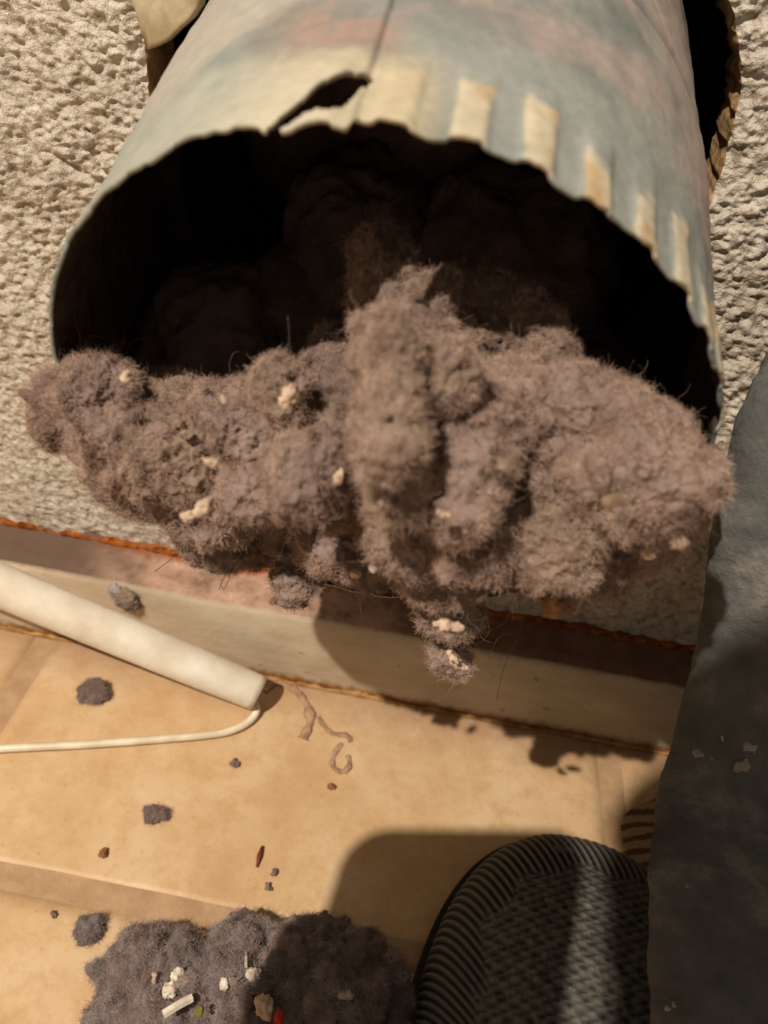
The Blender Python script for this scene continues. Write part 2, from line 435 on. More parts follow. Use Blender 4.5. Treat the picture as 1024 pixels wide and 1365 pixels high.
# colour of the sheet itself
Pf = Pd.reshape(-1, 3); sv = S.reshape(-1); tv = Tn.reshape(-1)
zinc = np.array(lin((136, 140, 134))); zdark = np.array(lin((98, 108, 106))); dust = np.array(lin((160, 144, 136))); cream = np.array(lin((184, 174, 150)))
ochre = np.array(lin((180, 152, 112))); rusty = np.array(lin((146, 126, 114))); pale = np.array(lin((160, 160, 146)))
cc = zinc + (zdark - zinc) * sstep(-.3, .5, fbm(Pf * 70, 4))[:, None]
d1 = sstep(-.25, .3, fbm(Pf * 55 + 3, 4) + .5 * sstep(.014, .03, sv) - .25)
cc = cc + (dust - cc) * (d1 * sstep(.008, .02, sv) * .85)[:, None]
nzp = fbm(Pf * 160 + 8, 4)
right = sstep(math.radians(100), math.radians(85), tv)
crest = sstep(-.5, .6, np.tanh(2.2 * np.sin(40 * tv + .6)) + 1.1 * nzp + .5 * fbm(Pf * 420 + 31, 3))
lenp = .0120 + .004 * vnoise(np.c_[np.floor((40 * tv + .6) / (2 * np.pi)) * 3.7, 0 * tv, 0 * tv + .5])
patch = crest * sstep(0, -.0025, sv - lenp - .007 * nzp) * right * sstep(-.75, -.15, fbm(Pf * 300 + 60, 3) + .2)
pc = cream + (ochre - cream) * sstep(-.1, .45, fbm(Pf * 240 + 2, 3) + 9 * (sv - .006) * 8 * 0)[:, None]
cc = cc + (pc - cc) * (patch * .95)[:, None]
lft = (1 - right) * sstep(.020, .008, sv + .006 * nzp) * sstep(math.radians(172), math.radians(120), tv) 
cl = pale + (cream - pale) * sstep(math.radians(120), math.radians(104), tv)[:, None]
cc = cc + (cl - cc) * (lft * .85)[:, None]
l2 = (tv > math.radians(105)) * (tv < math.radians(190)) * .6
cc = cc + (pale - cc) * (l2 * sstep(-.2, .4, fbm(Pf * np.array([60, 60, 60]) + 20, 3)))[:, None]
mid = np.exp(-((tv - math.radians(92)) / .10) ** 2) * sstep(.016, .007, sv + .003 * nzp)
cc = cc + (np.array(lin((182, 169, 140))) - cc) * (mid * .9)[:, None]
rr_ = np.exp(-((tv - math.radians(101)) / .17) ** 2) * np.exp(-((sv - .019) / .0065) ** 2)
cc = cc + (rusty - cc) * (np.clip(rr_ * 1.4, 0, 1) * sstep(-.35, .1, nzp))[:, None]
gro = np.exp(-((sv - .0562) / .0015) ** 2); cc = cc + (np.array(lin((60, 44, 34))) - cc) * (gro * .9)[:, None]
m_duct = attr_mat('galvanised_sheet', .55, .4, 500, .35, .0004, .10, 420)
shell = mesh_obj('duct_shell', Pf, F[keep][:, ::-1].copy(), m_duct, duct, col=cc)
sm = shell.modifiers.new('sheet', 'SOLIDIFY'); sm.thickness = .0006; sm.offset = -1; sm.use_rim = True
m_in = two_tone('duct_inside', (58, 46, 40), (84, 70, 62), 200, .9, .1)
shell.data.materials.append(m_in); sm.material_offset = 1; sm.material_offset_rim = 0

# ------------------------------------------------------------------ LINT
def lint_mat(name, c1, c2, c3):
    m, nt, b = new_mat(name, 1.0, .05); P = wpos(nt)
    n = noise_node(nt, 110, 5, .65, P); c = ramp(nt, n.outputs[0], [(.35, lin(c1)), (.62, lin(c2))])
    n3 = noise_node(nt, 700, 3, .7, P); f = ramp(nt, n3.outputs[0], [(.56, (0, 0, 0)), (.7, (1, 1, 1))])
    c = mix(nt, math_node(nt, 'MULTIPLY', f, .45), c, lin(c3))
    nt.links.new(c, b.inputs['Base Color'])
    b.inputs['Sheen Weight'].default_value = .12; b.inputs['Sheen Roughness'].default_value = .6
    nb = noise_node(nt, 1500, 5, .75, P); bump(nt, b, nb.outputs[0], .9, .0009)
    return m
m_lint = lint_mat('dryer_lint', (132, 108, 98), (168, 143, 131), (198, 174, 158))
m_lintb = lint_mat('dryer_lint_brown', (124, 101, 86), (166, 141, 121), (200, 174, 148))
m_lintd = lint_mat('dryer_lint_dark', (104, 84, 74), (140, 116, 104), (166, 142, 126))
m_lintg = lint_mat('floor_lint', (112, 98, 94), (140, 126, 122), (176, 162, 156))
LIGHTV = LAMP - MC; LIGHTV /= np.linalg.norm(LIGHTV)

def ortho(axis):
    a = np.asarray(axis, float); a /= np.linalg.norm(a)
    r = np.cross(a, [0.3, 0.2, 0.9]); r /= np.linalg.norm(r); return a, r, np.cross(a, r)
def lump(c, B, radii, seed, sub=5, amp=.16, fine=.00055, squash=None):
    """B rows = local axes, returns displaced ellipsoid"""
    U, F = ico(sub); radii = np.asarray(radii, float); rm = radii.mean()
    Vv = U * radii; Pn = (Vv @ B) + c
    nrm = (U / radii); nrm /= np.linalg.norm(nrm, axis=1)[:, None]; nrm = nrm @ B
    f1 = 1.0 / (rm * 1.15)
    d = amp * rm * fbm(Pn * f1 + seed, 3, .55) * 1.5
    d += min(.0022, rm * .3) * fbm(Pn * 190, 4, .6)                 # folds shared by neighbouring clumps
    d += fine * 1.8 * fbm(Pn * 520 + 7, 3, .65, True) + fine * 1.2 * fbm(Pn * 1500, 2, .7)
    return Pn + nrm * d[:, None], F, nrm
CB = RM.copy()                                    # clumps roughly face the camera
fuzz_pts = []; fuzz_nrm = []
def add_fuzz(V, F, density, keepf=None):
    a, b_, c_ = V[F[:, 0]], V[F[:, 1]], V[F[:, 2]]
    cr_ = np.cross(b_ - a, c_ - a); ar = np.linalg.norm(cr_, axis=1) / 2
    n_ = int(ar.sum() * density)
    idx = rng.choice(len(F), n_, p=ar / ar.sum()); u = rng.random((n_, 2)); fl = u.sum(1) > 1; u[fl] = 1 - u[fl]
    P_ = a[idx] + (b_[idx] - a[idx]) * u[:, :1] + (c_[idx] - a[idx]) * u[:, 1:]
    nn_ = cr_[idx] / (np.linalg.norm(cr_[idx], axis=1)[:, None] + 1e-12)
    facing = ((CAM - P_) * nn_).sum(1) > -.35 * np.linalg.norm(CAM - P_, axis=1)
    return P_[facing], nn_[facing]
def hair(name, P_, Nn, lmin, lmax, rad, mat, parent, curl=.8, npt=5, tang=.7):
    n_ = len(P_); L = rng.uniform(lmin, lmax, n_)[:, None]
    rd = rng.normal(size=(n_, 3)); rd /= np.linalg.norm(rd, axis=1)[:, None]
    d = Nn * (1 - tang) + rd * tang; d /= np.linalg.norm(d, axis=1)[:, None]
    ax = rng.normal(size=(n_, 3)); ax /= np.linalg.norm(ax, axis=1)[:, None]
    pts = [P_ - Nn * .0002]; cur = pts[0]
    for k in range(npt - 1):
        d = d + curl * np.cross(ax, d) * (.55) + .25 * rng.normal(size=(n_, 3)) * curl
        d /= np.linalg.norm(d, axis=1)[:, None]; cur = cur + d * L / (npt - 1); pts.append(cur)
    A = np.stack(pts, 1).reshape(-1, 3)
    hc = bpy.data.hair_curves.new(name); hc.add_curves([npt] * n_)
    hc.position_data.foreach_set('vector', A.astype(np.float32).ravel())
    ra = hc.attributes.get('radius') or hc.attributes.new('radius', 'FLOAT', 'POINT')
    rv = np.tile(np.linspace(1, .45, npt), n_) * rad * np.repeat(rng.uniform(.6, 1.3, n_), npt)
    ra.data.foreach_set('value', rv.astype(np.float32))
    hc.materials.append(mat)
    o = bpy.data.objects.new(name, hc); COL.objects.link(o)
    if parent: attach(o, parent)
    o['kind'] = 'stuff'; return o
m_fib, nt, b = new_mat('lint_fibre', 1.0, .02)
oi = noise_node(nt, 260, 3, .6, wpos(nt)); nt.links.new(ramp(nt, oi.outputs[0], [(.35, lin((136, 110, 96))), (.65, lin((200, 172, 152)))]), b.inputs['Base Color'])
m_fibg, nt, b = new_mat('floor_lint_fibre', 1.0, .02)
oi = noise_node(nt, 260, 3, .6, wpos(nt)); nt.links.new(ramp(nt, oi.outputs[0], [(.35, lin((118, 103, 98))), (.65, lin((172, 156, 150)))]), b.inputs['Base Color'])

clog = thing('lint_clog', 'thick grey brown lint plug bulging out of the duct mouth', 'lint', tuple(MC))
# px, py, outward offset from the mouth plane (m), radii px (x, y), depth radius factor, roll deg, material
CL = [
 (112,528,.004,62,50,.9,10,0),(68,556,.006,30,36,.9,0,1),(150,588,.008,80,56,.9,25,0),(178,630,.006,62,46,.8,25,1),
 (222,545,-.002,85,52,.8,5,1),(215,612,.010,78,52,.8,15,1),(268,662,.010,78,58,.8,20,0),(288,706,.006,56,46,.8,25,2),
 (316,570,.004,70,66,.8,0,0),(330,650,.012,50,40,.8,10,0),(372,520,.004,30,44,.7,-15,1),(330,712,.002,50,36,.8,0,2),
 (404,632,.019,46,66,.85,15,0),(438,572,.004,48,46,.8,0,2),(462,628,.004,42,60,.8,0,2),(426,690,.006,60,42,.8,10,2),
 (392,772,.010,30,34,.7,10,0),(446,728,.009,56,40,.8,8,0),(486,752,.006,38,30,.8,0,0),(460,500,-.006,60,62,.8,0,2),
 (526,470,.012,44,66,.7,-4,1),(520,552,.019,44,76,.7,4,1),(528,632,.020,42,66,.75,0,1),(600,494,.010,38,46,.7,-10,1),
 (618,628,.017,54,92,.75,14,0),(560,706,.017,70,50,.85,0,0),(652,580,.010,52,64,.8,0,0),(640,712,.018,64,48,.8,0,2),
 (600,762,.016,62,42,.8,0,0),(606,822,.016,44,28,.7,-14,0),(600,880,.018,25,19,.7,35,0),(500,716,.006,44,46,.8,0,0),
 (694,520,.000,70,48,.7,0,0),(724,606,.006,72,62,.8,0,0),(790,556,.006,82,66,.8,20,0),(770,642,.010,70,58,.8,0,0),
 (860,624,.012,84,72,.8,25,0),(742,712,.016,62,66,.8,15,1),(846,706,.008,72,52,.8,-15,0),(922,642,.010,46,50,.8,20,0),
 (882,588,.004,52,46,.8,30,0),(905,700,.004,40,34,.8,-30,0),(800,758,.004,50,38,.8,-10,0),(766,772,.008,38,36,.8,0,0),(690,752,.0,42,36,.8,0,2),
]
clumps = []; LV = [None] * 3
hp, hn = [], []
for q_, (px, py, w_, rx, ry, rz, rot, mt) in enumerate(CL):
    c = mouth(px, py, w_); dep = (c - CAM) @ RM[2]; k_ = dep / FPX
    a = math.radians(-rot); ca, sa = math.cos(a), math.sin(a)
    B = np.array([ca * RM[0] + sa * RM[1], -sa * RM[0] + ca * RM[1], RM[2]])
    rad_ = np.array([rx, ry, .5 * (rx + ry) * rz]) * k_
    c = c + RM[2] * rad_[2] * .55
    V, F_, nr = lump(c, B, rad_, 3.1 * q_, 5 if rx < 35 else 6 if rx > 60 else 5, .2, .00055)
    o = mesh_obj('lint_clump', V, F_, (m_lint, m_lintb, m_lintd)[mt], clog)
    p_, n_ = add_fuzz(V, F_, 24e6); hp.append(p_); hn.append(n_)
# mass inside the duct
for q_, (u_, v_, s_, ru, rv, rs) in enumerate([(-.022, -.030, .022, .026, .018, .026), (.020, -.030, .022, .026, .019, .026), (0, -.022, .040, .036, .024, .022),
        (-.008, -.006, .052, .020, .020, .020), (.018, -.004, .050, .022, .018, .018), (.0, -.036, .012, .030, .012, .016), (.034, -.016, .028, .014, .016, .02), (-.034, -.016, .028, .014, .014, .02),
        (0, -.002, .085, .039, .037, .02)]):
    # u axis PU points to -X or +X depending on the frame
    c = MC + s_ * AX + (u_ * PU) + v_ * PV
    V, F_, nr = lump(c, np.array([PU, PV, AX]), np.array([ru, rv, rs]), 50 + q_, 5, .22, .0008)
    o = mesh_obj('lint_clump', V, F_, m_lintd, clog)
# ragged strands inside: an upright sheet and an arch
def strand(pts, r, seed, mat, flat=.5):
    P_ = smooth_path(pts, 90); nse = fbm(np.c_[np.arange(90) * .155, np.zeros(90) + seed, np.zeros(90)], 3)
    V, F_ = tube_mesh(P_, r * (1 + .4 * nse), 40); V = np.array(V)
    V += .0011 * (fbm(V * 1100, 3))[:, None] * np.ones(3) + .0018 * np.c_[fbm(V * 300 + seed, 3), fbm(V * 300 + seed + 9, 3), fbm(V * 300 + seed + 19, 3)]
    tri = np.array([f[:3] for f in F_ if len(f) == 4] + [(f[0], f[2], f[3]) for f in F_ if len(f) == 4])[:, ::-1]
    for T_ in (tri, tri[:, ::-1]):
        p_, n_ = add_fuzz(V, T_, 14e6); hp.append(p_); hn.append(n_)
    return mesh_obj('lint_strand', V, F_, mat, clog)
strand([mouth(524, 480, .000), mouth(516, 420, -.008), mouth(512, 370, -.014), mouth(508, 330, -.024)], .0042, 1, m_lintd)
strand([mouth(560, 470, .000), mouth(566, 420, -.006), mouth(590, 395, -.012), mouth(640, 395, -.014), mouth(700, 415, -.012), mouth(728, 450, -.008), mouth(736, 500, -.004)], .0030, 2, m_lintd)
strand([mouth(660, 470, -.006), mouth(640, 440, -.012), mouth(620, 410, -.018)], .003, 4, m_lintd)
P_, N_ = np.concatenate(hp), np.concatenate(hn)
def tufts(P_, N_, count, r0, r1, mat, parent):
    idx = rng.choice(len(P_), count); U, F0 = ico(3); VV, FF = [], []
    for k, i_ in enumerate(idx):
        a_, b_, c_ = ortho(N_[i_]); rr_ = rng.uniform(r0, r1) * rng.uniform(.5, 1); el = rng.uniform(.6, 1.9)
        phi_ = rng.uniform(0, math.pi); t1 = math.cos(phi_) * b_ + math.sin(phi_) * c_; t2 = np.cross(a_, t1)
        VV.append(P_[i_] - N_[i_] * rr_ * .1 + (U * np.array([.7, el, .9]) * rr_) @ np.array([a_, t1, t2])); FF.append(F0 + k * len(U))
    V = np.concatenate(VV); nr = np.tile(U, (count, 1)); cen = np.repeat(np.array([v.mean(0) for v in VV]), len(U), 0)
    nr = V - cen; ln_ = np.linalg.norm(nr, axis=1)[:, None]; nr /= ln_
    V = V + nr * (ln_[:, 0] * (.45 * fbm(V * 700, 3, .6) + .25 * fbm(V * 1900 + 3, 2)))[:, None]
    FA = np.concatenate(FF); o = mesh_obj('lint_tufts', V, FA, mat, parent); o['kind'] = 'stuff'
    return add_fuzz(V, FA, 16e6)
tf_ = [tufts(P_, N_, 700, .0007, .0020, m_lint, clog), tufts(P_, N_, 400, .0007, .0020, m_lintb, clog), tufts(P_, N_, 250, .0007, .0018, m_lintd, clog)]
P_ = np.concatenate([P_] + [t[0] for t in tf_]); N_ = np.concatenate([N_] + [t[1] for t in tf_])
print('fuzz fibres', len(P_))
hair('lint_fuzz', P_, N_, .0007, .0020, .000026, m_fib, clog, 1.0, 5, .75)
sel = rng.random(len(P_)) < .012
hair('lint_fuzz', P_[sel], N_[sel], .003, .0075, .000016, m_fib, clog, .8, 7, .5)

# pale fluff flecks, fibre flakes caught in the lint
m_fleck = two_tone('pale_fluff', (176, 150, 128), (206, 182, 156), 500, .9, .1, 1500, .8, .0005)
m_leaf = two_tone('brown_flake', (120, 82, 50), (166, 122, 80), 300, .7, .2, 900, .5, .0005)
m_white = two_tone('white_flake', (190, 176, 156), (222, 212, 196), 300, .7, .2, 900, .5, .0004)
def fleck(px, py, out, rx, ry, rot, mat, label, parent=clog, name='fluff_fleck', pos=None, amp=.35):
    c = mouth(px, py, out) if pos is None else pos
    k_ = ((c - CAM) @ RM[2]) / FPX; a = math.radians(-rot)
    B = np.array([math.cos(a) * RM[0] + math.sin(a) * RM[1], -math.sin(a) * RM[0] + math.cos(a) * RM[1], RM[2]])
    V, F_, _ = lump(c, B, np.array([rx, ry, min(rx, ry)]) * k_ * .8, px * .37 + py, 4, amp, .0003)
    o = mesh_obj(name, V, F_, mat, parent)
    if label: o['label'] = label
    return o
# offset places them on the front of the neighbouring clump
for (px, py, o_, rx, ry, rot, mt, lb) in [
    (272,676,.0235,17,8,-35,0,'cream tuft on the lower left of the lint'),(250,690,.0225,9,7,0,0,None),(384,528,.0135,22,12,-60,0,'pale leaf-shaped flake of lint'),
    (452,636,.019,5,14,20,0,'pale yellow sliver'),(282,617,.0235,16,4,25,0,'thin straw-coloured sliver'),(300,533,.016,5,5,0,0,None),(246,577,.021,5,5,0,0,None),
    (168,502,.012,6,8,0,0,'small pale fleck at the top left'),(820,668,.027,17,10,5,0,'pale round lump on the right of the lint'),(905,722,.017,14,11,-20,0,'pale tuft at the right edge'),(870,735,.016,15,9,-20,0,None),
    (596,834,.026,24,7,8,0,'cream tuft hanging under the rim'),(612,886,.024,15,4,25,0,'pale fibre end of the dangling tassel'),(604,876,.024,12,3,50,0,None),(502,754,.018,14,5,-45,2,'pale stick caught in the lint'),(474,766,.017,5,5,0,0,None),
    (738,804,.014,20,15,35,1,'orange brown flake under the lint'),(712,780,.014,18,12,40,1,None),(640,795,.018,6,6,0,0,None),(592,686,.025,10,4,20,0,None),(645,772,.02,7,5,0,0,None),(560,455,.0,5,5,0,1,None)]:
    fleck(px, py, o_, rx, ry, rot, (m_fleck, m_leaf, m_white)[mt], lb)
# folded leaf-like wisp
m_dark_hair = two_tone('dark_hair', (44, 34, 28), (70, 54, 44), 100, .5, .4)
def strands(name, paths, r, mat, parent, label=None):
    for pts in paths:
        V, F_ = tube_mesh(smooth_path(pts, 26), r, 5); o = mesh_obj(name, V, F_, mat, parent)
        if label: o['label'] = label
def hp_(px, py, y): return at_y(px, py, y)
m_lhair = two_tone('pale_hair', (120, 98, 76), (150, 126, 100), 100, .6, .3)
strands('loose_hair', [
    [mouth(246, 718, .004), mouth(236, 738, .006), mouth(206, 762, .008)], [mouth(304, 756, 0), mouth(296, 776, .002), mouth(292, 786, .004)], [mouth(312, 752, 0), mouth(300, 784, .003), mouth(294, 778, .004)],
    [mouth(690, 790, -.002), mouth(694, 840, -.004), mouth(672, 890, -.004), mouth(662, 935, -.004)]], .00006, m_dark_hair, clog)
strands('loose_hair', [
    [mouth(600, 838, .01), mouth(636, 846, .008), mouth(672, 830, .004), mouth(688, 800, .0)], [mouth(615, 838, .01), mouth(650, 872, .006), mouth(665, 850, .004), mouth(690, 842, .002)],
    [mouth(100, 500, .004), mouth(100, 470, -.004), mouth(118, 448, -.01), mouth(140, 452, -.012)], [mouth(165, 498, -.004), mouth(172, 460, -.012), mouth(196, 450, -.016), mouth(212, 452, -.018), mouth(212, 470, -.018)],
    [mouth(620, 860, .01), mouth(640, 856, .008), mouth(652, 842, .006), mouth(648, 820, .006)]], .00007, m_lhair, clog)

# ------------------------------------------------------------------ WHITE SLEEVE TUBE WITH WIRE
m_tube, nt, b = new_mat('white_card_tube', .5, .35); P = wpos(nt)
n = noise_node(nt, 70, 5, .6, P); nt.links.new(ramp(nt, n.outputs[0], [(.3, lin((206, 194, 170))), (.65, lin((232, 224, 208)))]), b.inputs['Base Color'])
nb = noise_node(nt, 600, 3, .6, P); bump(nt, b, nb.outputs[0], .25, .0004)
Tr = np.array([-.0276, -.0258, .0068]); Tl = at_y(-10, 776, -.0300); Tl = Tl
dirT = (Tl - Tr) / np.linalg.norm(Tl - Tr)
hang = thing('wire_hanger', 'white cardboard tube with bent white wire leaning on the baseboard', 'hanger', tuple(Tr))
nA, nL = 48, 60; Lt = .13; rt = .0060
aa, bb = ortho(dirT)[1:]
tV = []
for ring_r in (rt, rt - .0007):
    for i_ in range(nL):
        t_ = i_ / (nL - 1) * Lt; cen = Tr + dirT * t_
        for k_ in range(nA):
            an = 2 * math.pi * k_ / nA; off = ring_r * (math.cos(an) * aa + math.sin(an) * bb)
            sq = 1 - .10 * math.exp(-t_ / .02)
            tV.append(cen + off * sq + dirT * (0.22 * float(off @ np.array([1., -.6, 0])) * math.exp(-t_ / .01)))
tV = np.array(tV); tV += (.00025 * fbm(tV * 120, 3))[:, None] * np.array([0, -.5, .8])
F = []
for s_ in (0, 1):
    o_ = s_ * nA * nL
    for i_ in range(nL - 1):
        for k_ in range(nA):
            f = (o_ + i_ * nA + k_, o_ + i_ * nA + (k_ + 1) % nA, o_ + (i_ + 1) * nA + (k_ + 1) % nA, o_ + (i_ + 1) * nA + k_); F.append(f if s_ else f[::-1])
for k_ in range(nA):
    for e_ in (0, (nL - 1) * nA):
        F.append((e_ + k_, e_ + (k_ + 1) % nA, nA * nL + e_ + (k_ + 1) % nA, nA * nL + e_ + k_))
mesh_obj('cardboard_tube', tV, F, m_tube, hang)
m_wire = two_tone('white_coated_wire', (206, 190, 160), (232, 222, 200), 90, .4, .45)
wz = .0016
wp_ = [Tr + dirT * .02 + np.array([0, 0, -.003]), Tr + dirT * .004 + np.array([0, -.001, -.0035]), at_floor(342, 944, .0028), at_floor(336, 958, wz), at_floor(318, 970, wz), at_floor(290, 978, wz), at_floor(230, 984, wz), at_floor(120, 992, wz), at_floor(0, 998, wz), at_floor(-120, 1006, wz), at_floor(-260, 1016, wz)]
V, F = tube_mesh(smooth_path(wp_, 110), .00115, 12); mesh_obj('wire', V, F, m_wire, hang)

# ------------------------------------------------------------------ LINT PILE ON THE FLOOR
pile = thing('lint_pile', 'heap of grey lint with white flecks lying on the floor tiles', 'lint', tuple(at_floor(340, 1365)))
hp, hn = [], []
PILE = [(185,1300,.010,44,42),(172,1338,.008,34,36),(240,1310,.014,52,48),(215,1365,.012,60,50),(318,1292,.016,50,46),(300,1345,.018,62,50),(375,1318,.018,56,52),
        (430,1284,.016,48,42),(440,1350,.020,60,56),(492,1318,.012,44,44),(510,1372,.010,48,44),(360,1385,.018,80,50),(260,1410,.014,80,50),(460,1420,.014,80,50),(340,1265,.010,34,26),(230,1272,.008,36,24),(470,1268,.008,34,26)]
for q_, (px, py, z_, rx, ry) in enumerate(PILE):
    c = at_floor(px, py, z_ * .62); k_ = ((c - CAM) @ RM[2]) / FPX
    r_ = np.array([rx * k_, ry * k_ * 1.05, max(z_ * .62, .004)])
    V, F_, _ = lump(c, np.eye(3), r_, 90 + q_ * 1.7, 5, .3, .0007); V[:, 2] = np.maximum(V[:, 2], .0003)
    mesh_obj('lint_clump', V, F_, m_lintg if q_ % 3 else m_lintd, pile)
    p_, n_ = add_fuzz(V, F_, 12e6); hp.append(p_); hn.append(n_)
P_, N_ = np.concatenate(hp), np.concatenate(hn)
tf_ = [tufts(P_, N_, 260, .0015, .0040, m_lintg, pile), tufts(P_, N_, 160, .0012, .0036, m_lint, pile), tufts(P_, N_, 160, .0012, .0034, m_lintd, pile)]
P_ = np.concatenate([P_] + [t[0] for t in tf_]); N_ = np.concatenate([N_] + [t[1] for t in tf_])
hair('lint_fuzz', P_, N_, .0008, .0024, .000034, m_fibg, pile, 1.0, 5, .75)
m_red = two_tone('red_scrap', (150, 30, 18), (180, 44, 24), 200, .6, .3)
m_green = two_tone('olive_scrap', (84, 82, 30), (110, 104, 44), 200, .7, .2)
for (px, py, z_, rx, ry, rot, mt, lb, nm) in [(236,1300,.020,10,9,0,m_white,None,'fluff_fleck'),(226,1318,.020,10,12,30,m_white,None,'fluff_fleck'),(338,1298,.024,11,8,0,m_white,None,'fluff_fleck'),(300,1312,.025,8,8,0,m_white,None,'fluff_fleck'),
     (304,1248,.014,8,7,0,m_white,None,'fluff_fleck'),(352,1342,.027,13,15,0,m_fleck,None,'fluff_fleck'),(458,1324,.026,16,7,20,m_fleck,None,'fluff_fleck'),(446,1286,.022,10,10,0,m_fleck,None,'fluff_fleck'),
     (372,1360,.028,6,12,0,m_red,'red scrap','scrap'),(266,1348,.026,6,5,0,m_green,'olive green scrap','scrap'),(207,1304,.018,3,7,0,m_fleck,None,'fluff_fleck'),(262,1255,.006,18,9,20,m_leaf,'brown flake','scrap')]:
    fleck(px, py, 0, rx, ry, rot, mt, lb, pile, nm, at_floor(px, py, z_))
def stick(a, b_, wd, mat, label, parent, name='stick'):
    V, F_ = tube_mesh(smooth_path([a, (a + b_) / 2 + np.array([0, 0, .0004]), b_], 8), wd, 6); o = mesh_obj(name, V, F_, mat, parent, smooth=False); o['label'] = label
stick(at_floor(218, 1352, .024), at_floor(256, 1330, .024), .0009, m_white, 'flat white splinter', pile)
stick(at_floor(328, 1268, .022), at_floor(328, 1290, .024), .00035, m_white, 'thin pale splinter', pile)

# ------------------------------------------------------------------ SMALL BITS ON THE FLOOR
def bit(px, py, rx, ry, rot, mat, name, label, cat, z=None, fuzz=True, group=None, amp=.35):
    k_ = ((at_floor(px, py) - CAM) @ RM[2]) / FPX; r_ = np.array([rx * k_, ry * k_ * 1.1, min(rx, ry) * k_ * .7])
    c = at_floor(px, py, r_[2] * .55); a = math.radians(-rot)
    B = np.array([[math.cos(a), math.sin(a), 0], [-math.sin(a), math.cos(a), 0], [0, 0, 1.]])
    V, F_, _ = lump(c, B, r_, px + py * .3, 4, amp, .0004); V[:, 2] = np.maximum(V[:, 2], .00015)
    if fuzz:
        t = thing(name, label, cat, tuple(at_floor(px, py)), group); mesh_obj('lint_wad', V, F_, mat, t)
        p_, n_ = add_fuzz(V, F_, 14e6); hair('lint_fuzz', p_, n_, .0006, .0018, .000032, m_fibg, t, 1, 4, .75)
        return t
    o = mesh_obj(name, V, F_, mat); return tag(o, label, cat, group)
bit(122, 921, 20, 16, 10, m_lintd, 'lint_tuft', 'dark lint tuft on the tile just below the white tube', 'lint', group='loose lint tufts on the floor')
bit(206, 1085, 15, 10, -35, m_lintd, 'lint_tuft', 'small oval lint tuft alone in the middle of the left tile', 'lint', group='loose lint tufts on the floor')
bit(118, 1240, 15, 17, 20, m_lintg, 'lint_tuft', 'round grey lint tuft below the grout line at left', 'lint', group='loose lint tufts on the floor')
bit(138, 1138, 6, 6, 0, m_leaf, 'crumb', 'orange brown crumb on the tile above the grout line', 'crumb', fuzz=False, group='crumbs on the tiles')
bit(358, 1182, 5, 4, 0, m_lintd, 'crumb', 'dark crumb just above the grout line, lower of two', 'crumb', fuzz=False, group='crumbs on the tiles')
bit(367, 1163, 3.5, 4, 0, m_lintd, 'crumb', 'dark crumb below the brown splinter, upper of two', 'crumb', fuzz=False, group='crumbs on the tiles')
bit(313, 1018, 5, 5, 0, m_lintd, 'crumb', 'dark crumb on the tile under the bend of the white wire', 'crumb', fuzz=False, group='crumbs on the tiles')
bit(72, 1220, 3, 3, 0, m_lintd, 'crumb', 'tiny dark crumb left of the heap near the round grey tuft', 'crumb', fuzz=False, group='crumbs on the tiles')
bit(443, 1048, 4, 4, 0, m_leaf, 'crumb', 'pale brown crumb right of centre on the tile', 'crumb', fuzz=False, group='crumbs on the tiles')
V, F = tube_mesh([at_floor(350, 1128, .0008), at_floor(346, 1140, .0010), at_floor(342, 1156, .0008)], [.0003, .0007, .0002], 6)
tag(mesh_obj('splinter', V, F, two_tone('red_brown_wood', (96, 46, 30), (120, 66, 44), 300, .7)), 'short red brown splinter standing out on the pale tile', 'splinter')
# grimy wormlike threads right of the tube end
m_grime = two_tone('grime_thread', (146, 116, 94), (178, 144, 114), 300, .9, .1, 900, .8, .0005)
def grime(pts, r, seed, label):
    P_ = smooth_path([at_floor(x, y, .0005) for x, y in pts], 60); nse = fbm(np.c_[np.arange(60) * .3, np.zeros(60) + seed, np.zeros(60)], 3)
    V, F_ = tube_mesh(P_, r * (1 + .6 * nse), 8); V[:, 2] = np.maximum(.0001, V[:, 2] * .35 + .0004 * fbm(V * 900, 2))
    tag(mesh_obj('grime_thread', V, F_, m_grime), label, 'dirt', 'threads of grime on the tile')
grime([(352, 920), (372, 908), (392, 918), (408, 936), (414, 960), (404, 984)], .0015, 2, 'grey brown thread of grime curling from the tube end')
grime([(424, 955), (440, 975), (462, 980), (468, 988)], .0009, 4, 'thin dark thread of grime with a hooked end')
grime([(456, 990), (446, 1004), (444, 1020), (456, 1028), (466, 1020), (464, 1006)], .0007, 6, 'small open ring of dried grime on the tile')
# dust wisp on the ledge
wz_ = BH + .0014
m_wisp = lint_mat('pale_dust', (168, 156, 148), (200, 190, 182), (222, 214, 206))
tw = thing('dust_wisp', 'grey white dust wisp lying across the rusty ledge at left', 'dust', tuple(at_y(160, 780, -.01)))
hp, hn = [], []
for k_w, (px, py, y_, rx, ry) in enumerate([(144, 750, -.005, 5, 6), (150, 758, -.007, 5, 8), (158, 766, -.009, 6, 6), (160, 776, -.012, 5, 8), (154, 786, -.0143, 6, 7), (168, 797, -.0150, 13, 12), (176, 806, -.0150, 8, 8)]):
    c = at_y(px, py, y_); k_ = ((c - CAM) @ RM[2]) / FPX
    V, F_, _ = lump(c, RM, np.array([rx, ry, 6]) * k_, px, 4, .35, .0004); mesh_obj('lint_wad', V, F_, m_wisp if k_w < 5 else m_lintb, tw)
    p_, n_ = add_fuzz(V, F_, 14e6); hp.append(p_); hn.append(n_)
hair('lint_fuzz', np.concatenate(hp), np.concatenate(hn), .0008, .0025, .00003, m_fibg, tw, 1, 5, .7)

